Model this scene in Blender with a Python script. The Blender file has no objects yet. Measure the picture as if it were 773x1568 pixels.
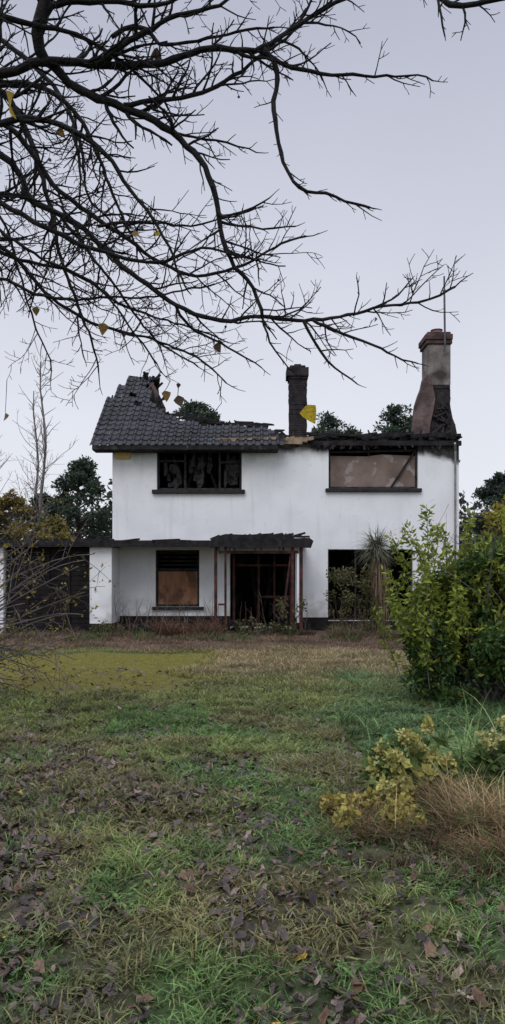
import bpy, math, random
import numpy as np
from mathutils import Vector
random.seed(7); R=np.random.RandomState(11)
S=bpy.context.scene
F=1140.0; CX=386.5; HY=877.0; EYE=1.6
def W(px,py,Y):  # survey helper: world point standing at real depth Y
    return Vector(((px-CX)/F*Y, Y, EYE+(HY-py)/F*Y))
def X_(px,Y=20.7): return (px-CX)/F*Y
def Z_(py,Y=20.7): return EYE+(HY-py)/F*Y

# ---------------- noise
LAT=R.rand(8,256,256)
def vn(x,y,s,seed=0):
    x=np.asarray(x,float)/s+1000.3*1; y=np.asarray(y,float)/s+1000.7
    xi=np.floor(x).astype(int); yi=np.floor(y).astype(int)
    fx=x-xi; fy=y-yi; fx=fx*fx*(3-2*fx); fy=fy*fy*(3-2*fy)
    L=LAT[seed%8]; a=L[xi%256,yi%256]; b=L[(xi+1)%256,yi%256]; c=L[xi%256,(yi+1)%256]; d=L[(xi+1)%256,(yi+1)%256]
    return (a*(1-fx)+b*fx)*(1-fy)+(c*(1-fx)+d*fx)*fy
def sm(a,b,x):
    t=np.clip((np.asarray(x,float)-a)/(b-a),0,1); return t*t*(3-2*t)

# ---------------- materials
def newmat(name):
    m=bpy.data.materials.new(name); m.use_nodes=True
    nt=m.node_tree; b=nt.nodes['Principled BSDF']; b.inputs['Roughness'].default_value=0.85
    b.inputs['Specular IOR Level'].default_value=0.25
    return m,nt,b
def noise_mat(name,c1,c2,scale=4,detail=8,rough=0.85,bump=0.3,lo=0.35,hi=0.65,c3=None,scale3=1.2,bdist=0.02,t3=(0.5,0.62),stretch=None):
    m,nt,b=newmat(name); N=nt.nodes; L=nt.links
    tc=N.new('ShaderNodeTexCoord'); mp=N.new('ShaderNodeMapping'); L.new(tc.outputs['Object'],mp.inputs[0])
    if stretch: mp.inputs['Scale'].default_value=stretch
    n=N.new('ShaderNodeTexNoise'); n.inputs['Scale'].default_value=scale; n.inputs['Detail'].default_value=detail
    L.new(mp.outputs[0],n.inputs['Vector'])
    r=N.new('ShaderNodeValToRGB'); r.color_ramp.elements[0].position=lo; r.color_ramp.elements[1].position=hi
    r.color_ramp.elements[0].color=(*c1,1); r.color_ramp.elements[1].color=(*c2,1)
    L.new(n.outputs['Fac'],r.inputs[0]); out=r.outputs[0]
    if c3:
        n2=N.new('ShaderNodeTexNoise'); n2.inputs['Scale'].default_value=scale3; n2.inputs['Detail'].default_value=6
        L.new(tc.outputs['Object'],n2.inputs['Vector'])
        r2=N.new('ShaderNodeValToRGB'); r2.color_ramp.elements[0].position=t3[0]; r2.color_ramp.elements[1].position=t3[1]
        L.new(n2.outputs['Fac'],r2.inputs[0])
        mx=N.new('ShaderNodeMixRGB'); L.new(r2.outputs[0],mx.inputs[0]); L.new(out,mx.inputs[1]); mx.inputs[2].default_value=(*c3,1); out=mx.outputs[0]
    L.new(out,b.inputs['Base Color']); b.inputs['Roughness'].default_value=rough
    bp=N.new('ShaderNodeBump'); bp.inputs['Strength'].default_value=bump; bp.inputs['Distance'].default_value=bdist
    n3=N.new('ShaderNodeTexNoise'); n3.inputs['Scale'].default_value=scale*6; n3.inputs['Detail'].default_value=5
    L.new(mp.outputs[0],n3.inputs['Vector']); L.new(n3.outputs['Fac'],bp.inputs['Height']); L.new(bp.outputs[0],b.inputs['Normal'])
    return m
def attr_mat(name,rough=0.6,trans=0.25,spec=0.2,nscale=60,namt=0.35):
    m,nt,b=newmat(name); N=nt.nodes; L=nt.links
    a=N.new('ShaderNodeVertexColor'); a.layer_name='Col'
    tc=N.new('ShaderNodeTexCoord'); n=N.new('ShaderNodeTexNoise'); n.inputs['Scale'].default_value=nscale; n.inputs['Detail'].default_value=3
    L.new(tc.outputs['Object'],n.inputs['Vector'])
    mr=N.new('ShaderNodeMapRange'); mr.inputs['From Min'].default_value=0.3; mr.inputs['From Max'].default_value=0.7
    mr.inputs['To Min'].default_value=1-namt; mr.inputs['To Max'].default_value=1+namt; L.new(n.outputs['Fac'],mr.inputs[0])
    vm=N.new('ShaderNodeVectorMath'); vm.operation='SCALE'; L.new(a.outputs['Color'],vm.inputs[0]); L.new(mr.outputs[0],vm.inputs['Scale'])
    L.new(vm.outputs[0],b.inputs['Base Color']); b.inputs['Roughness'].default_value=rough; b.inputs['Specular IOR Level'].default_value=spec
    if trans>0:
        t=N.new('ShaderNodeBsdfTranslucent'); L.new(vm.outputs[0],t.inputs[0]); mx=N.new('ShaderNodeMixShader'); mx.inputs[0].default_value=trans
        L.new(b.outputs[0],mx.inputs[1]); L.new(t.outputs[0],mx.inputs[2]); L.new(mx.outputs[0],N['Material Output'].inputs[0])
    return m

def render_wall_mat():
    m,nt,b=newmat('white_render'); N=nt.nodes; L=nt.links
    g=N.new('ShaderNodeNewGeometry'); sp=N.new('ShaderNodeSeparateXYZ'); L.new(g.outputs['Position'],sp.inputs[0])
    def noise(scale,det=6,st=None):
        mp=N.new('ShaderNodeMapping'); L.new(g.outputs['Position'],mp.inputs[0])
        if st: mp.inputs['Scale'].default_value=st
        n=N.new('ShaderNodeTexNoise'); n.inputs['Scale'].default_value=scale; n.inputs['Detail'].default_value=det; L.new(mp.outputs[0],n.inputs['Vector']); return n.outputs['Fac']
    def math_(op,a,bv):
        k=N.new('ShaderNodeMath'); k.operation=op
        for i,v in enumerate((a,bv)):
            if isinstance(v,(int,float)): k.inputs[i].default_value=v
            else: L.new(v,k.inputs[i])
        return k.outputs[0]
    def mrange(v,a,b_,c=0,d=1):
        k=N.new('ShaderNodeMapRange'); k.inputs[1].default_value=a;k.inputs[2].default_value=b_;k.inputs[3].default_value=c;k.inputs[4].default_value=d; L.new(v,k.inputs[0]); return k.outputs[0]
    def mix(f,c1,c2):
        k=N.new('ShaderNodeMixRGB'); L.new(f,k.inputs[0])
        if isinstance(c1,tuple): k.inputs[1].default_value=(*c1,1)
        else: L.new(c1,k.inputs[1])
        k.inputs[2].default_value=(*c2,1); return k.outputs[0]
    Z=sp.outputs[2]; X=sp.outputs[0]
    c=mix(mrange(noise(1.3),0.4,0.7),(0.82,0.835,0.86),(0.74,0.755,0.785))
    c=mix(mrange(noise(2.2,5,(3,3,0.22)),0.54,0.80,0,0.32),c,(0.50,0.50,0.48))
    lowf=math_('MULTIPLY',mrange(Z,1.2,0.1),mrange(noise(3.0,8),0.4,0.62))
    c=mix(math_('MULTIPLY',lowf,0.75),c,(0.26,0.25,0.20))
    z2=math_('ADD',Z,math_('MULTIPLY',noise(1.6,8),0.75))
    z3=math_('ADD',z2,mrange(X,4.2,5.7,0,0.36))
    c=mix(mrange(z3,5.32,5.50,0,0.97),c,(0.02,0.018,0.018))
    c=mix(mrange(math_('ADD',z2,math_('MULTIPLY',noise(5,8,(1,1,.3)),.5)),5.36,5.85,0,0.6),c,(0.10,0.09,0.085))
    c=mix(mrange(noise(9,8),0.62,0.78,0,0.3),c,(0.42,0.41,0.40))
    L.new(c,b.inputs['Base Color']); b.inputs['Roughness'].default_value=0.9
    bp=N.new('ShaderNodeBump'); bp.inputs['Strength'].default_value=0.35; bp.inputs['Distance'].default_value=0.01
    L.new(noise(45,4),bp.inputs['Height']); L.new(bp.outputs[0],b.inputs['Normal'])
    return m
M_wall=render_wall_mat()
M_char=noise_mat('charred_timber',(0.006,0.005,0.006),(0.024,0.021,0.022),6,rough=0.8,bump=0.8,c3=(0.05,0.042,0.04),scale3=3,t3=(0.62,0.74))
M_soot=noise_mat('sooted_plaster',(0.006,0.006,0.007),(0.022,0.019,0.019),2.5,c3=(0.07,0.063,0.06),scale3=1.8,t3=(0.58,0.68))
M_tile=noise_mat('roof_tile',(0.012,0.012,0.015),(0.038,0.039,0.046),3,rough=0.6,bump=0.4,c3=(0.010,0.009,0.009),scale3=.9,t3=(.45,.65))
M_tan=noise_mat('scorched_wood',(0.06,0.042,0.03),(0.36,0.26,0.18),5,c3=(0.02,0.016,0.014),scale3=4,t3=(.57,.67))
M_board=noise_mat('plywood_board',(0.22,0.11,0.062),(0.34,0.175,0.10),2,bump=0.2,c3=(0.13,0.07,0.045),scale3=3,stretch=(4,1,1))
M_board2=noise_mat('weathered_board',(0.135,0.098,0.082),(0.21,0.16,0.14),2,bump=0.2,c3=(0.27,0.23,0.215),scale3=2.4,t3=(0.56,0.6))
M_red=noise_mat('red_brown_timber_frame',(0.035,0.012,0.012),(0.105,0.033,0.032),8,rough=0.65,c3=(0.012,0.009,0.009),scale3=2.5)
M_chim=noise_mat('chimney_render',(0.12,0.10,0.095),(0.30,0.265,0.25),2.5,c3=(0.05,0.04,0.038),scale3=1.1,t3=(0.48,0.66))
M_brick=noise_mat('scorched_brick',(0.07,0.048,0.046),(0.17,0.12,0.115),4,bump=0.8,c3=(0.03,0.024,0.024),scale3=2,t3=(.55,.7))
M_cap=noise_mat('chimney_cap_brick',(0.045,0.03,0.03),(0.12,0.07,0.065),4,bump=0.8)
M_dark=noise_mat('chimney_sooted',(0.014,0.012,0.014),(0.042,0.035,0.036),5,bump=0.8)
M_plinth=noise_mat('black_plinth',(0.006,0.006,0.007),(0.018,0.016,0.016),5,bump=0.6)
M_sill=noise_mat('dark_slate_sill',(0.015,0.014,0.017),(0.038,0.036,0.04),5)
M_pot=noise_mat('chimney_pot_clay',(0.13,0.06,0.05),(0.20,0.10,0.08),8)
M_frame=noise_mat('window_frame_burnt',(0.010,0.010,0.010),(0.045,0.042,0.042),8)
M_rag=noise_mat('burnt_fragment',(0.02,0.019,0.019),(0.13,0.12,0.118),6,c3=(0.010,0.010,0.010),scale3=6,t3=(0.42,0.58))
M_pipe=noise_mat('downpipe_plastic',(0.15,0.15,0.15),(0.30,0.30,0.30),4,rough=.5)
M_yel=noise_mat('alarm_box_plastic',(0.55,0.36,0.12),(0.65,0.45,0.18),5,rough=0.5)
M_metal=noise_mat('antenna_metal',(0.06,0.06,0.07),(0.12,0.12,0.13),9,rough=0.5)
M_gdoor=noise_mat('garage_door_charred',(0.005,0.004,0.005),(0.014,0.011,0.011),4,c3=(0.032,0.024,0.022),scale3=2.5,t3=(0.6,0.75))
M_bark=noise_mat('bark_dark',(0.006,0.006,0.007),(0.022,0.020,0.020),14,bump=0.9,c3=(0.035,0.038,0.028),scale3=5,t3=(0.62,0.78))
M_bark2=noise_mat('bark_grey',(0.07,0.06,0.055),(0.15,0.135,0.125),6)
M_leaf=attr_mat('foliage_leaf'); M_grass=attr_mat('grass_blade',trans=0.3); M_litter=attr_mat('leaf_litter',trans=0.05,rough=0.5,spec=0.35)

# ---------------- mesh helpers
def mesh_np(name,V,faces,mat,cols=None,parent=None,smooth=False):
    V=np.asarray(V,np.float32); me=bpy.data.meshes.new(name)
    me.vertices.add(len(V)); me.vertices.foreach_set('co',V.ravel())
    loops=np.concatenate([f.ravel() for f in faces]).astype(np.int32)
    cnt=np.concatenate([np.full(len(f),f.shape[1]) for f in faces]).astype(np.int32)
    st=np.concatenate([[0],np.cumsum(cnt)[:-1]]).astype(np.int32)
    me.loops.add(len(loops)); me.loops.foreach_set('vertex_index',loops)
    me.polygons.add(len(cnt)); me.polygons.foreach_set('loop_start',st); me.polygons.foreach_set('loop_total',cnt)
    me.update(calc_edges=True); me.validate()
    if cols is not None:
        ca=me.color_attributes.new('Col','FLOAT_COLOR','POINT')
        c=np.ones((len(V),4),np.float32); c[:,:3]=cols; ca.data.foreach_set('color',c.ravel())
    if smooth: me.polygons.foreach_set('use_smooth',np.ones(len(cnt),bool))
    me.materials.append(mat)
    o=bpy.data.objects.new(name,me); S.collection.objects.link(o)
    if parent: o.parent=parent
    return o
def empty(name):
    o=bpy.data.objects.new(name,None); S.collection.objects.link(o); return o
class Acc:
    def __init__(s): s.v=[]; s.f=[]
    def box(s,x0,x1,y0,y1,z0,z1):
        b=len(s.v); s.v+= [(x0,y0,z0),(x1,y0,z0),(x1,y1,z0),(x0,y1,z0),(x0,y0,z1),(x1,y0,z1),(x1,y1,z1),(x0,y1,z1)]
        s.f+=[tuple(b+i for i in q) for q in ((3,2,1,0),(4,5,6,7),(0,1,5,4),(1,2,6,5),(2,3,7,6),(3,0,4,7))]
    def beam(s,p,q,w,h,taper=1.0):
        p=Vector(p); q=Vector(q); d=(q-p).normalized()
        u=d.cross(Vector((0,0,1))); u=u.normalized() if u.length>1e-3 else Vector((1,0,0)); v=u.cross(d)
        b=len(s.v)
        for c,k in ((p,1),(q,taper)):
            for a,e in ((-1,-1),(1,-1),(1,1),(-1,1)): s.v.append(tuple(c+u*a*w/2*k+v*e*h/2*k))
        s.f+=[tuple(b+i for i in q_) for q_ in ((0,1,2,3),(7,6,5,4),(0,4,5,1),(1,5,6,2),(2,6,7,3),(3,7,4,0))]
    def prism(s,poly,y0,y1):  # poly in xz
        b=len(s.v); n=len(poly)
        s.v+=[(x,y0,z) for x,z in poly]+[(x,y1,z) for x,z in poly]
        s.f.append(tuple(b+i for i in range(n))); s.f.append(tuple(b+n+i for i in reversed(range(n))))
        for i in range(n):
            j=(i+1)%n; s.f.append((b+j,b+i,b+n+i,b+n+j))
    def prismx(s,poly,x0,x1):  # poly in yz
        b=len(s.v); n=len(poly)
        s.v+=[(x0,y,z) for y,z in poly]+[(x1,y,z) for y,z in poly]
        s.f.append(tuple(b+i for i in range(n))); s.f.append(tuple(b+n+i for i in reversed(range(n))))
        for i in range(n):
            j=(i+1)%n; s.f.append((b+j,b+i,b+n+i,b+n+j))
    def tube(s,pts,rad,sides=5,cap=True):
        b=len(s.v); n=len(pts); ref=Vector((0.13,0.31,0.94))
        for i,p in enumerate(pts):
            d=(pts[min(i+1,n-1)]-pts[max(i-1,0)])
            if d.length<1e-6: d=Vector((0,0,1))
            d.normalize(); u=d.cross(ref)
            if u.length<0.05: u=d.cross(Vector((1,0,0)))
            u.normalize(); v=u.cross(d)
            for k in range(sides):
                a=2*math.pi*k/sides; q=p+(u*math.cos(a)+v*math.sin(a))*rad[i]; s.v.append((q.x,q.y,q.z))
        for i in range(n-1):
            for k in range(sides):
                k2=(k+1)%sides; s.f.append((b+i*sides+k,b+i*sides+k2,b+(i+1)*sides+k2,b+(i+1)*sides+k))
        if cap: s.f.append(tuple(b+(n-1)*sides+k for k in range(sides))); s.f.append(tuple(b+k for k in reversed(range(sides))))
    def done(s,name,mat,parent=None,bevel=0,smooth=False):
        me=bpy.data.meshes.new(name); me.from_pydata(s.v,[],s.f); me.update(); me.materials.append(mat)
        if smooth: me.polygons.foreach_set('use_smooth',np.ones(len(me.polygons),bool))
        o=bpy.data.objects.new(name,me); S.collection.objects.link(o)
        if parent: o.parent=parent
        if bevel:
            m=o.modifiers.new('bevel','BEVEL'); m.width=bevel; m.segments=1
        return o
def rnd(a,b): return random.uniform(a,b)

# ================= GROUND
def hgt(x,y):
    x=np.asarray(x,float); y=np.asarray(y,float)
    f=1-sm(11,16,y)
    return (0.10*(vn(x,y,1.7,1)-0.5)+0.045*(vn(x,y,0.45,2)-0.5))*f + 0.02*(vn(x,y,0.9,3)-0.5)*(1-f)
def leafd(x,y):   # leaf litter density 0..1
    x=np.asarray(x,float); y=np.asarray(y,float)
    base=0.74-0.46*sm(-1.3,1.0,x+0.12*(y-3)) 
    base=base*(1-0.62*sm(6.5,9.5,y))
    base=base+0.06*(1-sm(2.8,4.2,y))
    n=vn(x,y,0.7,4)*0.45+vn(x,y,0.22,5)*0.55
    return np.clip(base*np.clip((n-0.20)*2.1,0.10,1.35),0,1)
def mixc(c,col,f): return c*(1-f[...,None])+np.array(col)*f[...,None]
def zone(x,y):
    x=np.asarray(x,float); y=np.asarray(y,float)
    xw=x+1.4*(vn(x,y,1.3,6)-0.5)+.6*(vn(x,y,.4,2)-.5); yw=y+2.0*(vn(x,y,1.5,7)-0.5)+.9*(vn(x,y,.5,5)-.5)
    c=np.stack([0.080+0*x,0.132+0*x,0.044+0*x],-1)
    c=mixc(c,(0.15,0.155,0.055),sm(0.45,0.7,vn(x,y,0.8,3))*0.5)
    c=mixc(c,(0.12,0.09,0.052),sm(0.52,0.72,vn(x,y,0.45,0))*0.55)
    c=mixc(c,(0.100,0.180,0.082),sm(0.2,1.8,xw)*sm(4.2,7.0,yw)*0.8)
    c=mixc(c,(0.145,0.16,0.058),sm(7.8,9.2,yw)*(1-sm(1.6,2.4,xw))*0.75)
    c=mixc(c,(0.25,0.19,0.11),sm(10.0,12.0,yw)*sm(-1.6,-0.2,xw)*(1-sm(2.6,4.0,xw))*0.8)
    c=mixc(c,(0.175,0.155,0.022),sm(9.2,10.2,yw)*(1-sm(-1.5,-0.3,xw))*(1-sm(14.2,15.4,yw)))
    c=mixc(c,(0.145,0.100,0.070),sm(14.6,16.2,yw))
    return c
def axis(lo,hi,st,far):
    a=np.arange(lo,hi+1e-6,st); l=lo-np.geomspace(0.3,far,22)[::-1]; r=hi+np.geomspace(0.3,far,22); return np.concatenate([l,a,r])
xs=axis(-9,9,0.07,400); ys=axis(-2,20,0.07,600)
GX,GY=np.meshgrid(xs,ys); gz=hgt(GX,GY); far=(np.abs(GX)>9)|(GY>20)|(GY<-2); gz=np.where(far,-0.0,gz)
nx,ny=len(xs),len(ys); idx=np.arange(nx*ny).reshape(ny,nx)
q=np.stack([idx[:-1,:-1],idx[:-1,1:],idx[1:,1:],idx[1:,:-1]],-1).reshape(-1,4)
zc=zone(GX,GY)*0.74; ld=leafd(GX,GY)[...,None]*0.8*(1-sm(9,10,GY))[...,None]
zc=zc*(1-ld)+np.array([0.052,0.040,0.030])*ld
mask=((GY>22)|(np.abs(GX)>12)); zc[mask]=[0.05,0.07,0.03]
m,nt,b=newmat('lawn_ground'); N=nt.nodes; L=nt.links
a=N.new('ShaderNodeVertexColor'); a.layer_name='Col'; tc=N.new('ShaderNodeTexCoord')
n1=N.new('ShaderNodeTexNoise'); n1.inputs['Scale'].default_value=9; n1.inputs['Detail'].default_value=10; n1.inputs['Roughness'].default_value=0.75; L.new(tc.outputs['Object'],n1.inputs['Vector'])
mr=N.new('ShaderNodeMapRange'); mr.inputs[1].default_value=0.3; mr.inputs[2].default_value=0.7; mr.inputs[3].default_value=0.40; mr.inputs[4].default_value=1.5; L.new(n1.outputs['Fac'],mr.inputs[0])
vm=N.new('ShaderNodeVectorMath'); vm.operation='SCALE'; L.new(a.outputs['Color'],vm.inputs[0]); L.new(mr.outputs[0],vm.inputs['Scale']); L.new(vm.outputs[0],b.inputs['Base Color'])
bp=N.new('ShaderNodeBump'); bp.inputs['Strength'].default_value=0.8; bp.inputs['Distance'].default_value=0.03; L.new(n1.outputs['Fac'],bp.inputs['Height']); L.new(bp.outputs[0],b.inputs['Normal'])
mesh_np('ground',np.stack([GX,GY,gz],-1).reshape(-1,3),[q],m,zc.reshape(-1,3),smooth=True)

# ---------------- blades
def blades(name,x,y,z,H,Wd,lean,col,mat=M_grass,parent=None,droop=0.25,tipcol=1.35):
    n=len(x); a=R.rand(n)*2*np.pi; la=R.rand(n)*2*np.pi
    dx,dy=np.cos(a)*Wd/2,np.sin(a)*Wd/2; lx,ly=np.cos(la)*lean*H,np.sin(la)*lean*H
    V=np.zeros((n,7,3)); 
    for i,(t,w) in enumerate(((0,1),(0.4,0.95),(0.75,0.65))):
        hz=H*(t-droop*t*t*lean); ox=lx*t*t; oy=ly*t*t
        V[:,2*i]=np.stack([x-dx*w+ox,y-dy*w+oy,z+hz],-1); V[:,2*i+1]=np.stack([x+dx*w+ox,y+dy*w+oy,z+hz],-1)
    V[:,6]=np.stack([x+lx,y+ly,z+H*(1-droop*lean)*1.0],-1)
    b=np.arange(n)[:,None]*7
    f4=np.concatenate([b+np.array([0,1,3,2]),b+np.array([2,3,5,4])]); f3=b+np.array([4,5,6])
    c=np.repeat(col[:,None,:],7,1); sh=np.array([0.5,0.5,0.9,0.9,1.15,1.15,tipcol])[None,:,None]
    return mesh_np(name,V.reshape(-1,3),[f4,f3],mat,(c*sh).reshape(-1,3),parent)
def scatter(n,y0,y1,slope=0.40,pad=0.8):
    y=y0+(y1-y0)*R.rand(n*2); keep=R.rand(n*2)<(y*slope+pad)/(y1*slope+pad); y=y[keep][:n]
    x=(R.rand(len(y))*2-1)*(y*slope+pad); return x,y
grass=empty('grass')
def colvar(c,n,amt=0.25):
    c=c*(1+amt*(R.rand(n,1)*2-1)); c[:,0]*=1+0.3*(R.rand(n)-0.5); return np.clip(c,0.005,0.9)
x,y=scatter(330000,2.1,9.5); cl=vn(x,y,0.11,1)*0.6+vn(x,y,0.36,2)*0.4
k=R.rand(len(x))<np.clip((cl-0.28)*2.9,0.08,1)*(1.05-0.6*leafd(x,y)); x,y,cl=x[k],y[k],cl[k]; n=len(x)
H=(0.020+0.064*R.rand(n)**1.4)*(0.45+1.1*cl); Wd=0.0035+0.004*R.rand(n)+0.0006*y
c=colvar(zone(x,y)*1.6*(.55+.9*vn(x,y,.20,7))[:,None],n,.35); dry=R.rand(n)<0.09; c[dry]=np.array([0.26,0.21,0.11])*(0.7+0.6*R.rand(dry.sum(),1))
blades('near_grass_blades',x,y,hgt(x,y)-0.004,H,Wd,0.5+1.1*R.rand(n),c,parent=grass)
x,y=scatter(46000,2.1,8.5); k=(vn(x,y,0.20,6)>0.56)&(R.rand(len(x))<1-0.5*leafd(x,y)); x,y=x[k],y[k]; n=len(x)
blades('weed_rosettes',x,y,hgt(x,y),0.02+0.040*R.rand(n),0.012+0.014*R.rand(n),1.0+1.2*R.rand(n),colvar(zone(x,y)*1.75,n,.35),parent=grass,droop=0.4)
x,y=scatter(120000,8.5,19.0,pad=1.5); g=zone(x,y); moss=(g[:,2]<.042)&(y>9.2)&(y<15.6); k=(~moss)|(R.rand(len(x))<0.15); x,y=x[k],y[k]; moss=moss[k]; n=len(x)
H=(0.03+0.09*R.rand(n))*(0.4+1.1*vn(x,y,0.6,2)); H=np.where(moss,H*0.25,H); H=np.where(y>15,H*.7,H)
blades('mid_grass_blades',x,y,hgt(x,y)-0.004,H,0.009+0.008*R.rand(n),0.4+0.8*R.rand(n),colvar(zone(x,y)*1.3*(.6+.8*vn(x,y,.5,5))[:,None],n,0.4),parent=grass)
x,y=scatter(60000,4.5,12.0); k=(x>0.3+1.6*vn(x,y,0.9,1))&(vn(x,y,0.35,5)*.6+vn(x,y,.9,3)*.4>0.46); x,y=x[k],y[k]; n=len(x)
tc_=mixc(np.tile([0.13,0.23,0.10],(n,1)),(0.21,0.24,0.10),sm(.45,.65,vn(x,y,.4,6)))
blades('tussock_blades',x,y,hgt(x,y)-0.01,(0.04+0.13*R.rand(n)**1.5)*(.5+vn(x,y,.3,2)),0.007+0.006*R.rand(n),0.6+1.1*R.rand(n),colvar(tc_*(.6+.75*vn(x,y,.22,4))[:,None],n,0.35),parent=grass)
x,y=scatter(26000,5.0,10.5); k=(x>0.1+1.2*vn(x,y,0.9,1))&(vn(x,y,0.3,7)>0.52); x,y=x[k],y[k]; n=len(x)
blades('broad_weeds',x,y,hgt(x,y),0.04+0.09*R.rand(n),0.02+0.025*R.rand(n),1.0+1.2*R.rand(n),colvar(np.tile([0.12,0.21,0.095],(n,1)),n,0.45),parent=grass,droop=.4)

# ---------------- fallen leaves
def leaves_ground(name,n,y0,y1,size,pwr=1.0,parent=None,lift=.03):
    x,y=scatter(n,y0,y1); k=R.rand(len(x))<leafd(x,y)**pwr; x,y=x[k],y[k]; n=len(x)
    out=np.array([(0,-0.5),(0.24,-0.40),(0.26,-0.12),(0.40,0.05),(0.22,0.20),(0,0.55),(-0.22,0.20),(-0.40,0.05),(-0.26,-0.12),(-0.24,-0.40)])
    ctr=np.array([[0,0.0]]); P=np.concatenate([ctr,out]); m_=len(P)
    s=size*(0.45+0.8*R.rand(n)); asp=0.5+0.6*R.rand(n)
    px=P[None,:,0]*s[:,None]*asp[:,None]; py=P[None,:,1]*s[:,None]
    px=px*(1+0.35*(R.rand(n,m_)-0.5)); py=py*(1+0.35*(R.rand(n,m_)-0.5))
    curl=(R.rand(n)-0.3)*16; pz=curl[:,None]*px**2+ (R.rand(n)-0.3)[:,None]*10*py**2+0.008*R.rand(n,m_)
    a=R.rand(n)*2*np.pi; tx=(R.rand(n)-0.5)*1.4; ty=(R.rand(n)-0.5)*1.4
    pz=pz+px*tx[:,None]+py*ty[:,None]
    X=x[:,None]+px*np.cos(a)[:,None]-py*np.sin(a)[:,None]; Y=y[:,None]+px*np.sin(a)[:,None]+py*np.cos(a)[:,None]
    Z=hgt(x,y)[:,None]+0.006+lift*R.rand(n)[:,None]+pz
    V=np.stack([X,Y,Z],-1)
    base=np.array([[0.098,0.070,0.062],[0.062,0.043,0.039],[0.150,0.108,0.092],[0.24,0.18,0.15],[0.14,0.082,0.048],[0.034,0.026,0.024],[0.45,0.30,0.05]])
    ci=R.choice(7,n,p=[0.26,0.24,0.15,0.055,0.13,0.16,0.005]); c=base[ci]*(0.7+0.6*R.rand(n,1))
    b=np.arange(n)[:,None]*m_; fs=[b+np.array([0,i,i%10+1]) for i in range(1,11)]
    vc=np.repeat(c[:,None],m_,1)*(.8+.4*R.rand(n,m_,1)); vc[:,0]*=.75
    mesh_np(name,V.reshape(-1,3),[np.concatenate(fs)],M_litter,vc.reshape(-1,3),parent)
fl=empty('fallen_leaves')
leaves_ground('near_leaves',20000,2.1,6.5,0.060,1.1,fl,.026)
leaves_ground('small_leaf_bits',15000,2.1,6.0,0.030,1.0,fl,.015)
leaves_ground('mid_leaves',17000,6.0,12.0,0.060,1.0,fl)

# ================= HOUSE
house=empty('burned_house'); Y0=20.7
def wall(name,x0,x1,z0,z1,holes,y,th=0.28,mat=M_wall):
    xsv=sorted(set([x0,x1]+[h[0] for h in holes]+[h[1] for h in holes])); zsv=sorted(set([z0,z1]+[h[2] for h in holes]+[h[3] for h in holes]))
    v=[];f=[];ix={}
    def g(i,j):
        if (i,j) not in ix: ix[(i,j)]=len(v); v.append((xsv[i],y,zsv[j]))
        return ix[(i,j)]
    for i in range(len(xsv)-1):
        for j in range(len(zsv)-1):
            mx=(xsv[i]+xsv[i+1])/2; mz=(zsv[j]+zsv[j+1])/2
            if any(h[0]<mx<h[1] and h[2]<mz<h[3] for h in holes): continue
            f.append((g(i,j),g(i+1,j),g(i+1,j+1),g(i,j+1)))
    me=bpy.data.meshes.new(name); me.from_pydata(v,[],f); me.update(); me.materials.append(mat)
    o=bpy.data.objects.new(name,me); S.collection.objects.link(o); o.parent=house
    s=o.modifiers.new('solid','SOLIDIFY'); s.thickness=th; s.offset=-1
    return o
xl,xr=-3.895,5.74
UL=(X_(240),X_(370),Z_(750),Z_(684)); UR=(X_(503),X_(640),Z_(748),Z_(680))
GL=(X_(238),X_(305),Z_(929),Z_(842)); GD=(X_(352),X_(452),0.10,Z_(846)); GR=(X_(502),X_(632),Z_(950),Z_(841))
wall('front_wall',xl,xr,0.0,5.20,[UL,UR,GL,GD,GR],Y0)
a=Acc()
YB=27.6
a.box(xl,xl+0.28,Y0+0.283,YB-0.283,0,5.2); a.box(xr-0.28,xr,Y0+0.283,YB-0.283,0,5.2); a.box(xl,xr,YB-0.28,YB,0,5.2)
a.prismx([(Y0+0.3,5.2),(YB-0.4,5.2),(25.6,6.7),(25.0,7.0),(24.4,7.75),(23.9,7.85),(22.3,6.55)],xl+0.02,xl+0.26)
a.prismx([(Y0+0.3,5.2),(YB-0.4,5.2),(25.4,6.4),(24.6,6.6),(23.6,6.9),(22.9,6.0)],xr-0.26,xr-0.02)
a.done('side_and_rear_walls',M_wall,house)
a=Acc(); a.box(xl+0.3,xr-0.3,Y0+0.3,YB-0.3,2.45,2.65); a.box(xl+0.3,xr-0.3,Y0+0.3,YB-0.3,5.08,5.16); a.box(xl+0.3,xr-0.3,Y0+0.3,YB-0.3,0.02,0.1)
a.box(xl+0.3,xr-0.3,23.6,23.75,0.1,5.05); a.box(0.9,1.05,Y0+0.3,23.5,0.1,5.05); a.box(xl+0.283,xl+0.30,Y0+0.3,YB-0.3,0,5.05); 
a.done('burnt_interior',M_soot,house)
a=Acc(); a.box(xl+0.05,X_(352),Y0-0.05,Y0-0.002,-0.05,0.40); a.box(X_(452),X_(502),Y0-0.05,Y0-0.002,-0.05,0.36); a.box(X_(502),xr+.01,Y0-0.05,Y0-0.002,-0.05,0.26)
a.done('plinth',M_plinth,house)
a=Acc(); 
a.box(X_(233),X_(375),Y0-0.10,Y0+0.1,UL[2]-0.11,UL[2]-0.002); a.box(X_(498),X_(645),Y0-0.10,Y0+0.1,UR[2]-0.10,UR[2]-0.002)
a.box(X_(233),X_(312),Y0-0.10,Y0+0.1,GL[2]-0.08,GL[2]-0.002); a.done('window_sills',M_sill,house,0.01)
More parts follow.
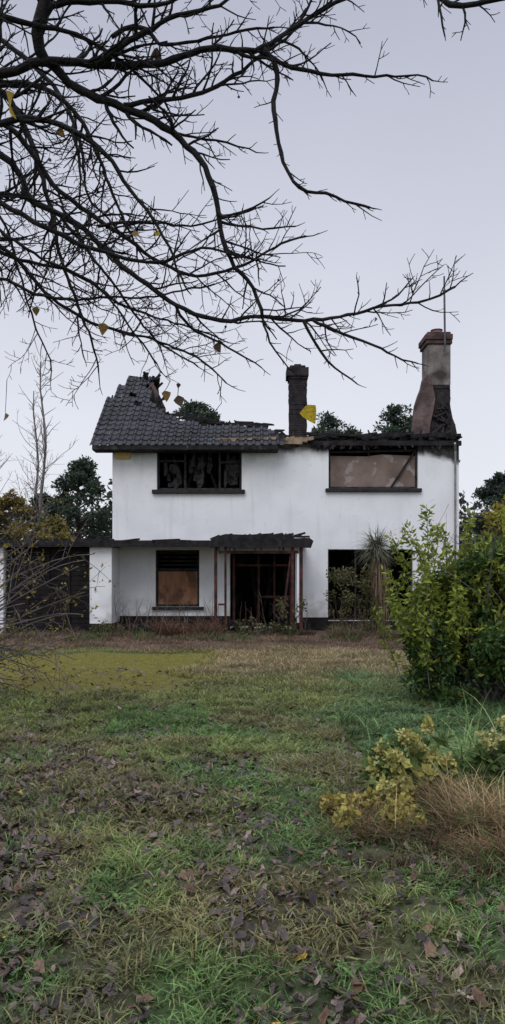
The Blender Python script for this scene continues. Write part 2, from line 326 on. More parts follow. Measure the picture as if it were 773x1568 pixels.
def frame(a,h,mull,tr,y=Y0+0.10,w=0.06):
    x0,x1,z0,z1=h; e=0.003
    a.box(x0+e,x0+w,y,y+.06,z0+e,z1-e); a.box(x1-w,x1-e,y,y+.06,z0+e,z1-e); a.box(x0+w+e,x1-w-e,y,y+.06,z0+e,z0+w); a.box(x0+w+e,x1-w-e,y,y+.06,z1-w,z1-e)
    for m_ in mull: a.box(m_-w/2,m_+w/2,y+.004,y+.056,z0+w+e,z1-w-e)
    for t in tr: a.box(t[0],t[1],y+.008,y+.05,t[2]-w/2,t[2]+w/2)
a=Acc(); frame(a,UL,[X_(283),X_(336)],[(UL[0]+.06,X_(283)-.03,Z_(705)),(X_(336)+.03,UL[1]-.06,Z_(707))])
frame(a,UR,[],[]); frame(a,GL,[],[(GL[0]+.06,GL[1]-.06,Z_(872))]); frame(a,GR,[X_(545)],[],w=.04)
for i in range(4):
    a.box(GL[0]+.065,GL[1]-.065,Y0+.11,Y0+.13,Z_(848+6*i),Z_(846+6*i))
a.done('window_frames',M_frame,house)
a=Acc(); a.box(GL[0]+.062,GL[1]-.062,Y0+.12,Y0+.14,GL[2]+.062,Z_(875)); a.done('plywood_boarding',M_board,house)
a=Acc(); a.prism([(UR[0]+.062,UR[2]+.062),(UR[1]-.062,UR[2]+.062),(UR[1]-.062,Z_(697)),(X_(585),Z_(695)),(X_(560),Z_(698)),(UR[0]+.062,Z_(697))],Y0+.12,Y0+.14); a.done('weathered_boarding',M_board2,house)
a=Acc(); a.beam((X_(600),Y0+.08,Z_(745)),(X_(640),Y0+.08,Z_(684)),.05,.05); a.beam((X_(505),Y0+.09,Z_(692)),(X_(638),Y0+.09,Z_(689)),.05,.06)
a.beam((X_(560),Y0+.09,Z_(682)),(X_(566),Y0+.09,Z_(697)),.04,.04); a.done('fallen_battens',M_char,house)
a=Acc()   # broken sooty glass / plaster shards clinging in the panes
for x0,x1 in ((246,280),(287,333),(340,366)):
    for i in range(9):
        xa=X_(rnd(x0,x1-8)); xb=xa+rnd(.08,.26); zb=Z_(rnd(715,746)); zt=zb+rnd(.15,.55)
        pl=[(xa,zb),(xa+(xb-xa)*rnd(.3,.7),zb-rnd(-.05,.08)),(xb,zb+rnd(0,.15)),(xb-rnd(0,.06),zt),(xa+(xb-xa)*rnd(.2,.8),zt+rnd(-.1,.12)),(xa+rnd(0,.05),zt-rnd(0,.2))]
        pl=[(min(X_(x1),max(X_(x0),p_[0])),min(Z_(688),max(Z_(747),p_[1]))) for p_ in pl]
        y_=Y0+.17+i*.012; a.prism(pl,y_,y_+.006)
a.done('window_shards',M_rag,house)
a=Acc()
for i in range(30):
    h=random.choice([UL,UL,GD,GR]); xx=rnd(h[0],h[1]); yy=Y0+rnd(.4,2.2); a.beam((xx,yy,h[2]+rnd(0,.4)),(xx+rnd(-.8,.8),yy+rnd(-.1,.5),h[3]-rnd(0,.4)),.05,.07)
a.done('collapsed_joists',M_char,house)

# ---- flat roof canopy, garage
YG=19.5
a=Acc()
a.box(X_(137,YG),X_(171,YG),YG,YG+1.19,0.26,2.27); a.box(-7.6,X_(5,YG),YG,YG+0.3,0,2.27)
a.done('garage_piers',M_wall,house,0.01)
a=Acc(); a.box(X_(137,YG)-.02,X_(171,YG)+.02,YG-.02,YG+1.18,-.05,0.257); a.box(X_(171,YG)+.03,X_(330,YG),YG+.35,YG+1.14,-.05,0.20); a.done('porch_step',M_plinth,house)
a=Acc(); zz=0.02
while zz<2.22:
    a.box(X_(8,YG),X_(136.5,YG),YG+.14+rnd(0,.015),YG+.17,zz,zz+.115); zz+=.125
for px_ in (40,72,104): a.box(X_(px_,YG)-.03,X_(px_,YG)+.03,YG+.10,YG+.135,0.02,2.2)
a.done('garage_door',M_gdoor,house)
a=Acc(); a.box(-7.6,X_(133,YG),YG+5.8,YG+6,0,2.2); a.box(-7.6,-7.4,YG+.3,YG+5.8,0,2.2); a.done('garage_rear_walls',M_soot,house)
a=Acc(); a.box(-7.9,X_(172,YG),YG-.165,YG+6.1,2.31,2.41); a.box(-7.9,X_(325,YG),YG-.20,YG-.17,2.27,2.44)
a.box(X_(172,YG)+.003,X_(325,YG),YG-.165,Y0-.003,2.32,2.405)
for i in range(46):
    xx=rnd(-7.7,1.0); a.beam((xx,YG-.22+rnd(0,.3),2.41+rnd(0,.05)),(xx+rnd(.2,.7),YG-.22+rnd(0,.5),2.41+rnd(0,.08)),.06,.05)
a.done('flat_roof',M_char,house)
YP=19.2
a=Acc()
a.prism([(X_(322,YP),2.24),(X_(340,YP),2.28),(X_(365,YP),2.22),(X_(400,YP),2.24),(X_(440,YP),2.27),(X_(476,YP),2.24),(X_(480,YP),2.42),(X_(474,YP),2.50),(X_(450,YP),2.49),(X_(425,YP),2.56),(X_(415,YP),2.62),(X_(380,YP),2.58),(X_(345,YP),2.60),(X_(324,YP),2.50)],YP,YP+.09)
a.prism([(X_(326,YP),2.33),(X_(474,YP),2.32),(X_(470,YP),2.45),(X_(420,YP),2.50),(X_(345,YP),2.49),(X_(328,YP),2.43)],YP+.092,Y0-.003)
for i in range(46):
    xx=rnd(-1.1,1.2); a.beam((xx,YP-.02+rnd(0,.5),2.46+rnd(0,.09)),(min(1.5,xx+rnd(.1,.5)),YP+rnd(0,.6),2.48+rnd(0,.15)),.05,.05)
for i in range(14):
    xx=rnd(-1.0,1.4); a.beam((xx,YP+.05,2.3),(xx+rnd(-.06,.06),YP+.05,2.2-rnd(0,.14)),.05,.05,.4)
a.done('porch_roof',M_char,house)
a=Acc()
for px_,w in ((330,.08),(345,.06),(461,.09),(448,.07)): 
    xx=X_(px_,YP+.1); a.box(xx-w/2,xx+w/2,YP+.12,YP+.19,0.0,2.30)
a.box(X_(334,YP),X_(457,YP),YP+.13,YP+.18,2.10,2.17)
a.box(X_(334,YP),X_(346,YP),YP+.135,YP+.175,0.75,0.80)
for px_,w in ((358,.07),(396,.06),(420,.05),(446,.08)):
    xx=X_(px_,Y0); a.box(xx-w/2,xx+w/2,Y0+.03,Y0+.10,0.1,2.15)
a.box(X_(361,Y0),X_(444,Y0),Y0+.035,Y0+.095,1.78,1.84); a.box(X_(398,Y0),X_(444,Y0),Y0+.035,Y0+.095,.9,.96)
a.beam((X_(432,YP),YP+.3,.2),(X_(447,YP),YP+.2,2.2),.06,.04)
a.done('porch_timber_frame',M_red,house)
a=Acc(); a.box(X_(455,YP),X_(458.5,YP),YP+.14,YP+.17,.3,2.1); a.done('porch_white_trim',M_wall,house)
a=Acc()
for i in range(26):
    x0=rnd(-.9,1.3); a.beam((x0,rnd(19,20.3),rnd(.02,.12)),(x0+rnd(-.5,.5),rnd(19.0,20.2),rnd(.05,.5)),.05,.05)
a.done('porch_debris',M_char,house)
a=Acc(); a.prism([(X_(178),Z_(703)),(X_(199),Z_(703)),(X_(201),Z_(692)),(X_(198),Z_(690)),(X_(180),Z_(690)),(X_(177),Z_(692))],Y0-.09,Y0-.002); a.done('alarm_box',M_yel,house,.01)
a=Acc(); a.tube([Vector((X_(696),Y0-.07,.1)),Vector((X_(696),Y0-.07,2.5)),Vector((X_(696),Y0-.07,4.8))],[.03]*3,8); a.tube([Vector((X_(696),Y0-.07,4.8)),Vector((X_(696),Y0-.07,5.0)),Vector((X_(692),Y0-.3,5.15))],[.03]*3,8)
a.done('downpipe',M_pipe,house)

# ---- tiled roof remnant
PT=math.radians(38); cs,sn=math.cos(PT),math.sin(PT)
Tx=[-4.40,-4.2,-4.0,-3.8,-3.15,-3.05,-2.9,-2.6,-1.5,-.5,.4,.75]; Ts=[3.0,3.5,4.1,4.6,4.6,3.3,2.8,2.35,1.95,1.6,1.2,.6]
def roofpt(x,s,off=0):
    sag=-0.22*math.sin(math.pi*min(1,max(0,(x+3.2)/3.9)))*min(1,s/2.0)*(1 if x>-3.2 else 0)
    return Vector((x,20.22+s*cs-off*sn,5.06+s*sn+off*cs+sag))
tw,tl=0.22,0.30; V=[];Fc=[]
sub=6
ncol=int((0.78+4.42)/tw)+1
for ci in range(ncol):
    for rj in range(17):
        x0=-4.42+ci*tw; s0=rj*tl; T=np.interp(x0+tw/2,Tx,Ts)+rnd(-.25,.12)
        if s0+tl*.8>T or (rj>1 and random.random()<.012): continue
        tilt=rnd(-.008,.008); b=len(V)
        for j,(ss,o) in enumerate(((s0-.03,-.006),(s0-.03,.030+tilt),(s0+tl,.008))):
            for i in range(sub+1):
                u=i/sub; prof=.045*max(0,math.cos(2*math.pi*(u-.25)))**.8
                V.append(tuple(roofpt(x0+u*tw*.995,ss,o+prof)))
        for j in range(2):
            for i in range(sub): Fc.append((b+j*(sub+1)+i,b+j*(sub+1)+i+1,b+(j+1)*(sub+1)+i+1,b+(j+1)*(sub+1)+i))
a=Acc(); a.v=V; a.f=Fc; a.done('roof_tiles',M_tile,house)
a=Acc()
x=-4.3
while x<.8:
    T=np.interp(x,Tx,Ts)+rnd(-.1,.3); p0,p1=roofpt(x,-.05,-.09),roofpt(x,max(.4,T*.5),-.09); a.beam(p0,p1,.05,.12); a.beam(p1,roofpt(x+rnd(-.03,.03),T,-.09),.05,.11,.6); x+=.4
s=.3
while s<4.5:
    xe=np.interp(-s,[-v for v in Ts[3:]],Tx[3:]) ; x0=-4.35 if s<3 else -3.9
    xx=x0
    while xx<xe-.2: a.beam(roofpt(xx,s,-.015),roofpt(min(xe,xx+.7),s,-.015),.045,.03); xx+=.7
    s+=.34
a.beam((-4.0,24.02,7.86),(-3.0,24.02,7.72),.06,.2)
for xx in (-3.9,-3.5,-3.1): a.beam((xx,24.05,7.8),(xx+rnd(-.1,.1),25.4+rnd(0,.8),6.7),.06,.13)
for i in range(26): a.beam((rnd(-3.95,-3.1),rnd(23.3,24.1),7.3),(rnd(-3.95,-2.9),rnd(23.3,24.2),7.9+rnd(-.3,.05)),.13,.13,.5)
for i in range(20): a.beam((rnd(-3.3,-2.8),23.2,6.5),(rnd(-3.3,-2.7),rnd(23,23.8),6.8+rnd(0,.6)),.10,.10,.5)
for i in range(60):
    xx=rnd(-2.9,.9); T=np.interp(xx,Tx,Ts); p=roofpt(xx,T+rnd(-.15,.1),.03); a.beam(p,p+Vector((rnd(-.5,.5),rnd(-.1,.25),rnd(-.05,.10))),.06,.06,.6)
a.box(-4.35,X_(425),20.18,20.21,4.94,5.06)
a.box(-4.35,X_(425),20.215,Y0-.003,4.93,4.955)
a.done('charred_rafters',M_char,house)
a=Acc(); a.prism([(-3.35,6.4),(-2.75,6.3),(-2.72,6.75),(-2.95,7.25),(-3.12,7.55),(-3.3,7.3)],23.2,23.4); a.done('gable_remnant',M_brick,house)
a=Acc()
a.box(X_(425),xr+.05,Y0-.03,Y0+.3,5.205,5.27)
for i in range(150):
    xx=rnd(X_(395),xr); zz=rnd(5.27,5.48) if xx>1.3 else rnd(5.2,5.40); l=rnd(.2,1.1)
    a.beam((xx,Y0+rnd(-.15,.9),zz),(min(xr+.1,xx+l),Y0+rnd(-.15,.9),zz+rnd(-.08,.08)),rnd(.04,.1),rnd(.04,.12),rnd(.5,1))
for i in range(60):
    xx=rnd(X_(400),xr); a.beam((xx,Y0+rnd(-.1,.2),5.15),(xx+rnd(-.15,.15),Y0+rnd(.2,1.2),rnd(5.3,5.66)),.05,.09,rnd(.3,1))
for i in range(40):
    xx=rnd(1.6,xr-.1); a.beam((xx,Y0-.05,5.25),(xx+rnd(-.15,.15),Y0-.06-rnd(0,.1),5.08-rnd(0,.10+(.12 if xx>4.7 else 0))),rnd(.05,.12),.05,.5)
a.prism([(1.5,5.2),(5.75,5.2),(5.78,5.52),(5.3,5.58),(4.6,5.52),(3.9,5.58),(3.2,5.5),(2.4,5.54),(1.9,5.42)],Y0+.35,Y0+.5)
a.box(1.9,5.78,Y0-.12,Y0-.033,5.12,5.24)
a.done('charred_wall_head',M_char,house)
a=Acc()
for i in range(14):
    xx=X_(366)+i*.12; a.beam((xx,Y0-.22+rnd(0,.05),5.20+rnd(0,.12)),(xx+rnd(.3,.6),Y0-.21+rnd(0,.06),5.21+rnd(0,.12)),.06,.09)
a.beam((X_(335),Y0-.27,5.24),(X_(462),Y0-.22,5.20),.04,.13)
a.done('exposed_timber',M_tan,house)

# ---- chimneys
def brickify(a,x0,x1,y0,y1,z0,z1,h=.075):
    z=z0
    while z<z1-1e-6:
        j=lambda: rnd(-.012,.008)
        a.box(x0+j(),x1+j(),y0+j(),y1+j(),z,min(z+h-.008,z1)); a.box(x0+.02,x1-.02,y0+.02,y1-.02,z+h-.008,z+h); z+=h
YC=24.0; a=Acc(); x0,x1=X_(443,YC),X_(470,YC)
brickify(a,x0,x1,YC,YC+.6,5.0,Z_(580,YC)); a.box(x0-.03,x1+.03,YC-.03,YC+.63,Z_(580,YC)+.003,Z_(576,YC)); a.box(x0-.09,x1+.05,YC-.08,YC+.68,Z_(576,YC)+.003,Z_(563,YC)); a.box(x0+.02,x1-.05,YC+.02,YC+.55,Z_(563,YC)+.003,Z_(559,YC))
a.box((x0+x1)/2-.12,(x0+x1)/2+.1,YC+.1,YC+.35,Z_(559,YC)+.003,Z_(556,YC)); a.done('middle_chimney',M_dark,house)
YC=22.2; x0,x1=X_(655,YC),X_(690,YC)
a=Acc(); a.box(x0,x1,YC,YC+.8,Z_(590,YC),Z_(527,YC)); a.done('chimney_stack',M_chim,house,.02)
a=Acc(); brickify(a,x0+.01,x1-.005,YC+.01,YC+.79,5.0,Z_(590,YC)-.002); a.done('chimney_lower_stack',M_dark,house)
a=Acc(); a.box(x0-.05,x1+.04,YC-.05,YC+.85,Z_(527,YC)+.003,Z_(521,YC)); a.box(x0-.09,x1+.05,YC-.08,YC+.88,Z_(521,YC)+.003,Z_(512,YC)); a.box(x0-.02,x1,YC-.02,YC+.82,Z_(512,YC)+.003,Z_(508,YC))
a.done('chimney_cap',M_cap,house,.015)
a=Acc(); c0=Vector(((x0+x1)/2+.02,YC+.4,Z_(508,YC))); a.tube([c0,c0+Vector((0,0,.05)),c0+Vector((0,0,.14)),c0+Vector((0,0,.17))],[.22,.19,.16,.19],12); a.done('chimney_pot',M_pot,house)
a=Acc(); p=W(681,512,YC-.12); t=W(680,423,YC-.12); a.tube([p-Vector((0,0,.6)),p,p.lerp(t,.6),t],[.03,.03,.03,.025],6)
a.tube([p.lerp(t,.75)+Vector((-.05,0,0)),p.lerp(t,.75)+Vector((.1,0,0))],[.03,.03],5); a.done('antenna_pole',M_metal,house)
YQ=21.9
P=lambda l:[(X_(px,YQ),Z_(py,YQ)) for px,py in l]
a=Acc(); a.prism(P([(632,666),(633.5,640),(636,620),(641,604),(645,594),(648,580),(652,573),(657,572),(661,582),(664,596),(667,611),(664,630),(660,648),(658,666)]),YQ,YQ+.28) 
a.done('chimney_breast',M_brick,house,.02)
a=Acc()
a.prism(P([(659,666),(661,648),(665,630),(668,612),(672,600),(680,598),(688,606),(691,625),(694,640),(698,650),(701,666)]),YQ+.06,YQ+.28)
for i in range(26):
    z_=rnd(5.4,6.6); a.beam((rnd(5.3,5.8),YQ+rnd(-.06,.02),z_),(rnd(5.3,5.85),YQ+rnd(-.06,.02),z_+rnd(-.25,.35)),.07,.07,.6)
for i in range(16): a.beam((rnd(4.8,5.9),YQ-rnd(.1,.5),5.4),(rnd(4.8,5.95),YQ-rnd(.1,.3),rnd(5.5,5.95)),.07,.08,.5)
a.done('chimney_char',M_dark,house)

# ================= OVERHANGING TREE
tree=empty('overhanging_tree'); acc=Acc(); tips=[]
def rot(d,ang):
    ax=Vector((rnd(-.5,.5),rnd(-1,1)*1.0+ (1 if random.random()<.5 else -1),rnd(-.5,.5)))
    ax=ax-d*ax.dot(d); 
    if ax.length<.1: ax=Vector((0,1,0))
    ax.normalize(); return (d*math.cos(ang)+ax.cross(d)*math.sin(ang)).normalized()
def grow(p,d,Ln,r,lvl,acc=None,seg=.055,wig=.22,up=.05,dens=1.0,rmin=.0032):
    n=max(3,int(Ln/seg)); st=Ln/n; pts=[p.copy()]; rad=[r]; d=d.normalized(); side=1
    for i in range(1,n+1):
        d=(d+Vector((rnd(-wig,wig),rnd(-wig,wig)*.7,rnd(-wig,wig)+up))).normalized(); p=p+d*st; t=i/n
        pts.append(p.copy()); rad.append(max(.0021,r*(1-.6*t))*(1+rnd(-.12,.22)))
        if lvl>0 and i<n and random.random()<.75*dens:
            side=-side; cl=Ln*rnd(.25,.6)*(1-.4*t)
            if cl>.035: grow(p,rot(d,side*rnd(.5,1.15)),cl,max(rmin,rad[-1]*rnd(.55,.75)),lvl-1,acc,seg*.85,wig,up,dens,rmin)
    acc.tube(pts,rad,5 if r>.012 else (4 if r>.006 else 3)); tips.append(pts[-1]); tips.append(pts[len(pts)//2])
def catmull(P,step):
    out=[]; n=len(P)
    for i in range(n-1):
        a,b,c,d=P[max(i-1,0)],P[i],P[i+1],P[min(i+2,n-1)]; k=max(2,int((c-b).length/step))
        for j in range(k):
            t=j/k; out.append(.5*((2*b)+(c-a)*t+(2*a-5*b+4*c-d)*t*t+(3*b-a-3*c+d)*t**3))
    out.append(P[-1].copy()); return out
RK=1.25
def limb(px,Ya,Yb,ra,rb,clen=.5,dens=1.0,trunk=None,sp=.075,skip=0):
    ra*=RK; rb*=RK
    n=len(px); P=[W(x,y,Ya+(Yb-Ya)*i/(n-1)) for i,(x,y) in enumerate(px)]
    if trunk is not None: P=[trunk]+P
    pts=catmull(P,.06); m_=len(pts)
    wx=[0,0,0]; q=[]
    for p in pts:
        wx=[w_*.8+rnd(-1,1)*.011 for w_ in wx]; q.append(p+Vector(wx))
    pts=q; rad=[]
    for i in range(m_):
        t=i/(m_-1); rad.append((ra*(1-t)+rb*t)*(1+rnd(-.08,.15)))
    acc.tube(pts,rad,7 if ra>.02 else 5)
    i=skip+2; side=1
    while i<m_-1:
        d=(pts[i+1]-pts[i-1]).normalized(); t=i/(m_-1); side=-side
        if random.random()<.95*dens:
            L_=clen*(rnd(.25,.7) if random.random()<.62 else rnd(.7,1.3))*(1-.3*t)
            grow(pts[i],rot(d,side*rnd(.45,1.15)),L_,max(.0044,min(rad[i]*.6,.014*L_/.4)),2,acc,wig=.26)
        i+=max(1,int(sp*rnd(.6,1.5)/.06))
    grow(pts[-1],(pts[-1]-pts[-3]),clen*.35,rb*.9,1,acc)
TB=Vector((-4.3,5.4,0))
def tk(z): return Vector((-4.25,5.4,z))
acc.tube([TB+Vector((0,0,-.1)),TB+Vector((.02,0,.3)),TB+Vector((.05,.02,1.5)),TB+Vector((.0,0,2.8)),TB+Vector((.1,.05,4.2)),TB+Vector((.2,-.1,5.6)),TB+Vector((.05,.1,7.5)),TB+Vector((.2,0,9))],[.42,.30,.25,.23,.19,.14,.08,.03],12)
limb([(-180,150),(0,110),(70,95),(150,101),(235,98),(320,76),(400,72),(470,28),(550,-5)],5.0,5.2,.042,.010,.5,trunk=tk(3.6),skip=16)
limb([(70,95),(57,50),(68,5),(95,-70),(200,-190),(420,-160),(640,-30),(690,3),(730,4),(800,-10)],5.05,4.6,.032,.012,.26,.7)
limb([(672,-2),(674,25),(683,58)],4.65,4.65,.007,.004,.08)
limb([(60,55),(80,12),(150,4),(240,8),(300,-15)],5.0,4.8,.02,.008,.45)
limb([(72,95),(120,140),(190,165),(262,200),(312,258),(337,332),(352,395),(384,440),(402,487)],5.1,5.3,.024,.010,.5)
limb([(-180,150),(0,188),(60,258),(110,308),(160,345),(230,395),(300,420),(370,402),(430,374),(470,362)],5.3,5.6,.030,.006,.5,trunk=tk(3.3),skip=16)
limb([(-180,160),(0,236),(50,300),(130,352),(200,420),(270,470),(340,492),(400,487),(480,492),(560,478),(640,465),(700,440)],5.5,5.2,.032,.0060,.42,trunk=tk(3.1),skip=16)
limb([(-180,240),(0,378),(60,440),(130,490),(200,512),(290,540),(350,585)],5.8,6.0,.026,.005,.5,trunk=tk(2.9),skip=16)
limb([(478,492),(555,515),(600,543),(640,556)],5.22,5.1,.010,.004,.22)
limb([(465,491),(492,535),(525,572),(545,590)],5.22,5.4,.010,.004,.22)
limb([(405,72),(426,110),(421,170),(430,232),(455,290),(510,301),(565,318)],5.15,5.0,.016,.006,.24,.85)
limb([(395,75),(450,100),(540,112),(620,112),(665,121)],5.15,5.0,.014,.004,.30,.9)
limb([(-60,120),(10,150),(40,210),(70,300),(90,380),(112,450),(140,520),(155,570)],5.6,5.8,.022,.005,.5)
limb([(-180,250),(-50,400),(20,430),(80,452),(150,456),(250,450),(330,436)],5.9,5.5,.020,.005,.5,trunk=tk(3.0),skip=16)
limb([(150,101),(200,64),(262,32),(335,12),(390,-25)],5.05,4.9,.017,.007,.42)
limb([(190,160),(262,152),(332,132),(382,100),(440,55),(470,10)],5.12,5.3,.015,.006,.4)
limb([(337,332),(385,318),(410,305)],5.25,5.2,.008,.004,.25)
limb([(338,340),(400,352),(450,348)],5.25,5.3,.008,.004,.22)
limb([(262,200),(330,215),(390,235)],5.2,5.3,.009,.004,.25)
limb([(560,478),(598,462),(630,432)],5.2,5.1,.006,.004,.14)
limb([(540,482),(548,450),(545,425)],5.2,5.1,.005,.003,.1)
limb([(-180,130),(-20,300),(30,420),(60,510),(80,570)],6.1,6.4,.02,.005,.5,trunk=tk(3.2),skip=16)
limb([(0,25),(60,40),(130,60),(200,110),(260,170)],4.8,5.2,.016,.006,.42)
limb([(-40,205),(60,180),(140,215),(200,290),(250,360),(275,430)],4.7,4.9,.018,.005,.45)
limb([(402,487),(420,540),(455,575)],5.3,5.3,.007,.003,.2)
limb([(270,470),(290,500),(350,530),(400,560)],5.4,5.5,.009,.004,.25)
limb([(-100,60),(0,-10),(100,-60)],4.6,4.6,.02,.01,.5)
limb([(-180,200),(-30,330),(60,395),(150,440),(200,500),(240,560)],5.2,5.6,.018,.005,.45,trunk=tk(3.0),skip=16)
limb([(-30,290),(60,345),(150,385),(240,400),(320,380),(400,395)],5.0,5.2,.016,.005,.42)
limb([(-40,140),(40,130),(110,170),(150,240),(180,320),(220,400)],6.0,6.2,.020,.005,.5)
limb([(0,60),(50,100),(95,150),(120,220),(135,300),(180,350)],6.4,6.2,.018,.005,.5)
limb([(170,60),(215,40),(245,70),(300,60),(360,45),(420,40)],5.6,5.4,.014,.006,.42)
limb([(150,345),(220,340),(290,345),(350,330)],5.4,5.3,.010,.004,.35)
limb([(-60,300),(20,300),(90,330),(160,420),(240,520),(300,560)],6.3,6.5,.016,.005,.45)
limb([(-60,350),(30,400),(110,420),(190,470),(280,500),(340,520)],6.0,6.2,.014,.005,.42)
for z,dx,dy in ((4.8,-1.6,.6),(5.5,-.6,-2),(6.4,1.2,1.6),(7.2,-1.2,-1),(5.2,.2,2.4)):
    grow(tk(z),Vector((dx,dy,1.2)),2.6,.07,3,acc,.16,.15,.03,.5)
acc.done('trunk_and_branches',M_bark,tree,smooth=True)
T3=np.array([tuple(t) for t in tips])
def leafquad(p,size,ax,col,L_):
    u=Vector((rnd(-1,1),rnd(-.3,.3),rnd(-1,1))); d=Vector(ax).normalized(); u=(u-d*u.dot(d)).normalized(); n=u.cross(d)
    out=[(0,0),(.2,.12),(.45,.3),(.36,.55),(.18,.8),(0,1),(-.18,.8),(-.36,.55),(-.45,.3),(-.2,.12)]
    b=len(L_[0]); 
    for s_,t in out: q=p+u*s_*size+d*t*size+n*(abs(s_)*size*.5-t*t*size*.25); L_[0].append(tuple(q)); L_[2].append(col)
    L_[1].append([b+i for i in range(10)])
LL=([],[],[])
YL=(.46,.33,.03); OL=(.22,.14,.04); BL=(.08,.055,.035)
want=[(22,143,YL,.20),(90,195,OL,.11),(240,352,YL,.08),(252,598,OL,.10),(272,605,BL,.11),(160,495,OL,.11),(332,525,BL,.09),(55,470,OL,.08),(8,632,OL,.09),(470,620,YL,.17),(285,680,BL,.07),(236,75,BL,.10),(205,352,OL,.07)]
pr=np.stack([CX+T3[:,0]/T3[:,1]*F,HY-(T3[:,2]-EYE)/T3[:,1]*F],-1)
for px_,py_,c,s_ in want:
    i=int(np.argmin((pr[:,0]-px_)**2+(pr[:,1]-py_)**2)); base=tips[i]; tgt=W(px_,py_,base.y)
    d=(tgt-base)
    if d.length>.015:
        a2=Acc(); mid=base.lerp(tgt,.5)+Vector((0,0,-.01)); a2.tube([base,mid,tgt],[.0034,.003,.0026],4); a2.done('leaf_stalk',M_bark,tree)
    leafquad(tgt,s_*.85,(rnd(-.5,.5),rnd(-.3,.3),-1),c,LL)
for i in R.choice(len(tips),70,replace=False): 
    leafquad(tips[i],rnd(.02,.045),(rnd(-.6,.6),rnd(-.5,.5),-1),BL,LL)
mesh_np('clinging_leaves',np.array(LL[0]),[np.array(LL[1])],M_leaf,np.array(LL[2]),tree)

# ================= foliage cloud
def cloud(name,centers,rads,n,size,c1,c2,parent=None,asp=.5,topc=None,droop=0.0,mat=None):
    centers=np.array(centers,float); rads=np.array(rads,float)
    if rads.ndim==1: rads=np.stack([rads]*3,-1)
    w=(rads.prod(1))**.66; ci=R.choice(len(centers),n,p=w/w.sum())
    d=R.normal(size=(n,3)); d/=np.linalg.norm(d,axis=1)[:,None]; rr=R.rand(n)**.42
    P=centers[ci]+d*rr[:,None]*rads[ci]; P[:,2]=np.maximum(P[:,2],.02)
    u=R.normal(size=(n,3))+d*.6; u[:,2]-=droop; u/=np.linalg.norm(u,axis=1)[:,None]
    v=R.normal(size=(n,3)); v-=u*(v*u).sum(1)[:,None]; v/=np.linalg.norm(v,axis=1)[:,None]; nn=np.cross(u,v)
    s=size*(.6+.8*R.rand(n))[:,None]
    V=np.stack([P,P+u*s*.45+v*s*asp*.5+nn*s*.08,P+u*s,P+u*s*.45-v*s*asp*.5+nn*s*.08],1)
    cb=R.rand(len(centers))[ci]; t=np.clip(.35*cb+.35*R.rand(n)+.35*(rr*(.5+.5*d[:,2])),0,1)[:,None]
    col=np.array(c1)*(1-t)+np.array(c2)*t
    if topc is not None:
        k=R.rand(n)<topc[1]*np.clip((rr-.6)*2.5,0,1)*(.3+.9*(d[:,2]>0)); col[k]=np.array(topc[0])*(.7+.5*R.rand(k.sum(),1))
    b=np.arange(n)[:,None]*4; f=np.concatenate([b+np.array([0,1,2]),b+np.array([0,2,3])])
    return mesh_np(name,V.reshape(-1,3),[f],mat or M_leaf,np.repeat(col[:,None],4,1).reshape(-1,3),parent)
def ell(c,r,n,rs,fill=.75):
    out=[];
    while len(out)<n:
        d=Vector((random.gauss(0,1),random.gauss(0,1),random.gauss(0,1))).normalized()*(random.random()**(1/3))
        q=(c[0]+d.x*r[0]*fill*1.15,c[1]+d.y*r[1]*fill*1.15,c[2]+d.z*r[2]*fill*1.15)
        if q[2]>.03: out.append(q)
    return out,[rnd(*rs) for _ in out]

# ---- right shrub
sh=empty('laurel_shrub')
C1,R1=ell((3.25,9.1,.95),(1.45,1.3,1.15),90,(.10,.28)); 
C2,R2=ell((2.75,8.9,1.5),(.80,.7,.70),34,(.06,.18)); C3,R3=ell((3.6,9.3,1.7),(.9,.8,.75),30,(.1,.26)); C4,R4=ell((2.35,8.8,.7),(.65,.6,.75),36,(.07,.2))
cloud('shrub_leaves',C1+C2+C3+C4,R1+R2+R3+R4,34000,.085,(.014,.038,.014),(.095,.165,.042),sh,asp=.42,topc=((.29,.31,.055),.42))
a=Acc()
for i in range(34):
    b0=Vector((3.1+rnd(-.3,.3),9.1+rnd(-.3,.3),0)); grow(b0,Vector((rnd(-1,1),rnd(-1,1),1.3)),rnd(1.2,2.3),.014,1,a,.15,.12,.05,.6)
a.done('shrub_stems',M_bark2,sh)
cs_=[]; a=Acc()
for i in range(58):
    p=Vector((2.5+rnd(-.9,1.05),8.8+rnd(-.4,.4),1.35+rnd(-.9,.45))); d=Vector((rnd(-.8,.3),rnd(-.3,.3),1)).normalized(); kk=random.randint(5,9)
    a.tube([p-d*.3,p,p+d*kk*.075],[.006,.005,.002],4)
    for k_ in range(kk): cs_.append(tuple(p+d*k_*.075))
cloud('shrub_shoots',cs_,[.06]*len(cs_),5400,.078,(.09,.15,.025),(.34,.37,.06),sh,asp=.4); a.done('shoot_stems',M_bark2,sh)

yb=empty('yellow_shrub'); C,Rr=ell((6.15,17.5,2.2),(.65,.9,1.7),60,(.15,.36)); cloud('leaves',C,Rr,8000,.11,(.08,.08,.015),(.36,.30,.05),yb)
a=Acc()
for i in range(8): grow(Vector((6.3+rnd(-.2,.2),17.5,0)),Vector((rnd(-.4,.4),rnd(-.4,.4),1)),2.8,.03,1,a,.25,.1)
a.done('stems',M_bark2,yb)
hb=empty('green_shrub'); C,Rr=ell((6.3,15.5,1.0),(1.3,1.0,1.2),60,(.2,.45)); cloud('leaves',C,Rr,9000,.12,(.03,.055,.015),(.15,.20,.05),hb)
a=Acc(); 
for i in range(6): grow(Vector((6.3,15.5,0)),Vector((rnd(-.5,.5),rnd(-.4,.4),1)),1.6,.03,1,a,.25,.1)
a.done('stems',M_bark2,hb)

